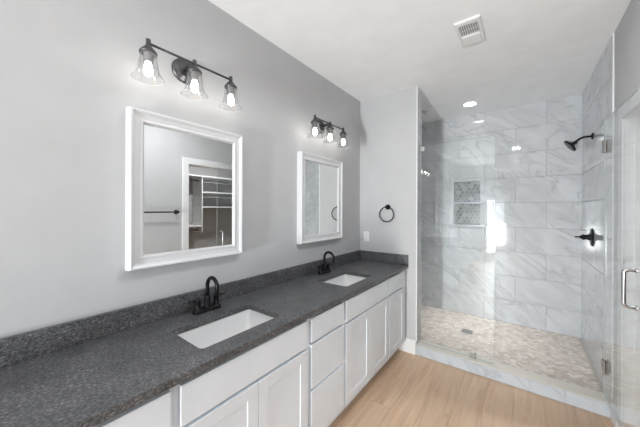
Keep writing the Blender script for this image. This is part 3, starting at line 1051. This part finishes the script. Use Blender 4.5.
o = thing('floor_drain', 'square dark metal drain set in the mosaic shower floor', 'drain', (1.015, 3.435, ZSF))
MB().box(-0.055, 0.055, -0.055, 0.055, 0.0005, 0.004, 0.001).build('drain_frame', M['steel'], o)
mb = MB()
for i in range(6):
    mb.box(-0.045, 0.045, -0.043 + i * 0.0155, -0.034 + i * 0.0155, 0.0042, 0.0055)
mb.build('drain_grate', M['grille'], o)

# ------------------------------------------------------------------ ceiling fittings
o = thing('exhaust_fan', 'white rectangular exhaust fan cover on the bathroom ceiling', 'exhaust fan', (1.22, 2.145, ZC))
mb = MB()
x0, x1, y0, y1 = -0.077, 0.077, -0.160, 0.160
def rl(i, z): return [(x0 + i, y0 + i, z), (x1 - i, y0 + i, z), (x1 - i, y1 - i, z), (x0 + i, y1 - i, z)]
mb.loft([rl(0.004, -0.0005), rl(0, -0.004), rl(0, -0.013), rl(0.007, -0.018)], False, True)
mb.build('cover', M['plastic'], o)
mb = MB()
mb.box(-0.058, 0.058, -0.122, -0.012, -0.0192, -0.0182)
gr_ = mb.build('grille', M['grille'], o)
mb = MB()
for i in range(9):
    mb.box(-0.055 + i * 0.0133, -0.0515 + i * 0.0133, -0.120, -0.014, -0.0215, -0.0193)
mb.box(-0.055, 0.055, -0.069, -0.065, -0.0222, -0.0216)
mb.build('louver', M['plastic'], gr_)
mb = MB()
mb.loft([[(p[0], p[1], -0.0182) for p in rrect(-0.058, 0.058, 0.010, 0.125, 0.012, 0)], [(p[0], p[1], -0.024) for p in rrect(-0.053, 0.053, 0.015, 0.120, 0.012, 0)]], False, True)
mb.build('light_lens', M['fanlens'], o)

def can(label, x, y, power, spread=135):
    o = thing('recessed_light', label, 'ceiling light', (x, y, ZC), 'recessed ceiling lights')
    MB().lathe([(0.086, -0.0005), (0.086, -0.004), (0.080, -0.008), (0.066, -0.006), (0.066, -0.002)], (0, 0, 0), 'z', 40).build('trim_ring', M['plastic'], o)
    MB().lathe([(0.0655, -0.0015), (0.0655, -0.005), (0.0, -0.0055)], (0, 0, 0), 'z', 36).build('light_lens', M['lens'], o)
    l = bpy.data.lights.new('recessed_lamp', 'AREA')
    l.shape = 'DISK'
    l.size = 0.125
    l.spread = radians(spread)
    l.energy = power
    l.color = (0.955, 0.98, 1.0)
    lo = bpy.data.objects.new('recessed_lamp', l)
    C.objects.link(lo)
    lo.parent = o
    lo.location = (0, 0, -0.012)
    return o
can('round white recessed light glowing in the ceiling above the shower', 1.012, 3.62, SHOWER_CAN, 52)
for yy, t in ((1.30, 'over the aisle between vanity and closet doorway'), (-0.60, 'over the middle of the room'), (-2.40, 'by the rear window')):
    can('added unseen recessed fill light ' + t, 1.40, yy, AISLE_FILL if yy > 0 else REAR_FILL, 170)  # none of these is in view; added to brighten room and floor

o = thing('ceiling_sprinkler', 'small grey and white fixture on the shower ceiling by the partition', 'ceiling fixture', (0.535, 3.52, ZC))
MB().lathe([(0.058, -0.0005), (0.056, -0.008), (0.040, -0.016), (0.012, -0.020), (0, -0.020)], (0, 0, 0), 'z', 28).build('escutcheon', M['plastic'], o)
MB().lathe([(0.016, -0.019), (0.016, -0.040), (0.030, -0.043), (0.030, -0.048), (0, -0.049)], (0, 0, 0), 'z', 20).build('deflector', M['plastic'], o)

# ------------------------------------------------------------------ seen in the mirrors: towel bar and closet shelving
can('added recessed fill light in the closet ceiling', 2.85, 2.75, CLOSET_FILL, 170)  # added so the closet shows brighter in the mirror
o = thing('towel_bar', 'long black towel bar on the grey wall seen in the mirror', 'towel bar', (XR, 0, 1.438))
mb = MB()
mb.tube([(-0.062, 0.99, 0), (-0.062, 1.598, 0)], 0.0085, 14)
mb.build('bar', M['black'], o)
for y in (1.00, 1.588):
    MB().lathe([(0.027, 0.0005), (0.027, 0.006), (0.022, 0.011), (0.012, 0.014), (0.011, 0.050), (0.0145, 0.054), (0.0145, 0.071), (0, 0.073)], (0, y, 0), '-x', 24).build('post', M['black'], o)

o = thing('closet_shelving', 'white closet shelving with hanging rods seen in the mirror through the doorway', 'shelving', (0, 0, 0))
XS = 3.50
for y in (1.62, 2.745, 3.86):
    MB().box(XS, CXF - 0.002, y, y + 0.019, 1.02 if y == 2.745 else 0.001, 2.12).build('side_panel', M['melamine'], o)
for (y0, y1, z) in ((1.64, 2.744, 2.10), (2.765, 3.859, 2.10), (1.64, 2.744, 1.13), (2.765, 3.859, 1.79), (2.765, 3.859, 1.50)):
    MB().box(XS, CXF - 0.002, y0, y1, z, z + 0.025, 0.001).build('shelf', M['melamine'], o)
for (y0, y1, z) in ((1.64, 2.744, 2.03), (2.765, 3.859, 2.02), (1.64, 2.744, 1.06), (2.765, 3.859, 1.72)):
    MB().tube([(XS + 0.12, y0, z), (XS + 0.12, y1, z)], 0.015, 12).build('hanging_rod', M['chrome'], o)
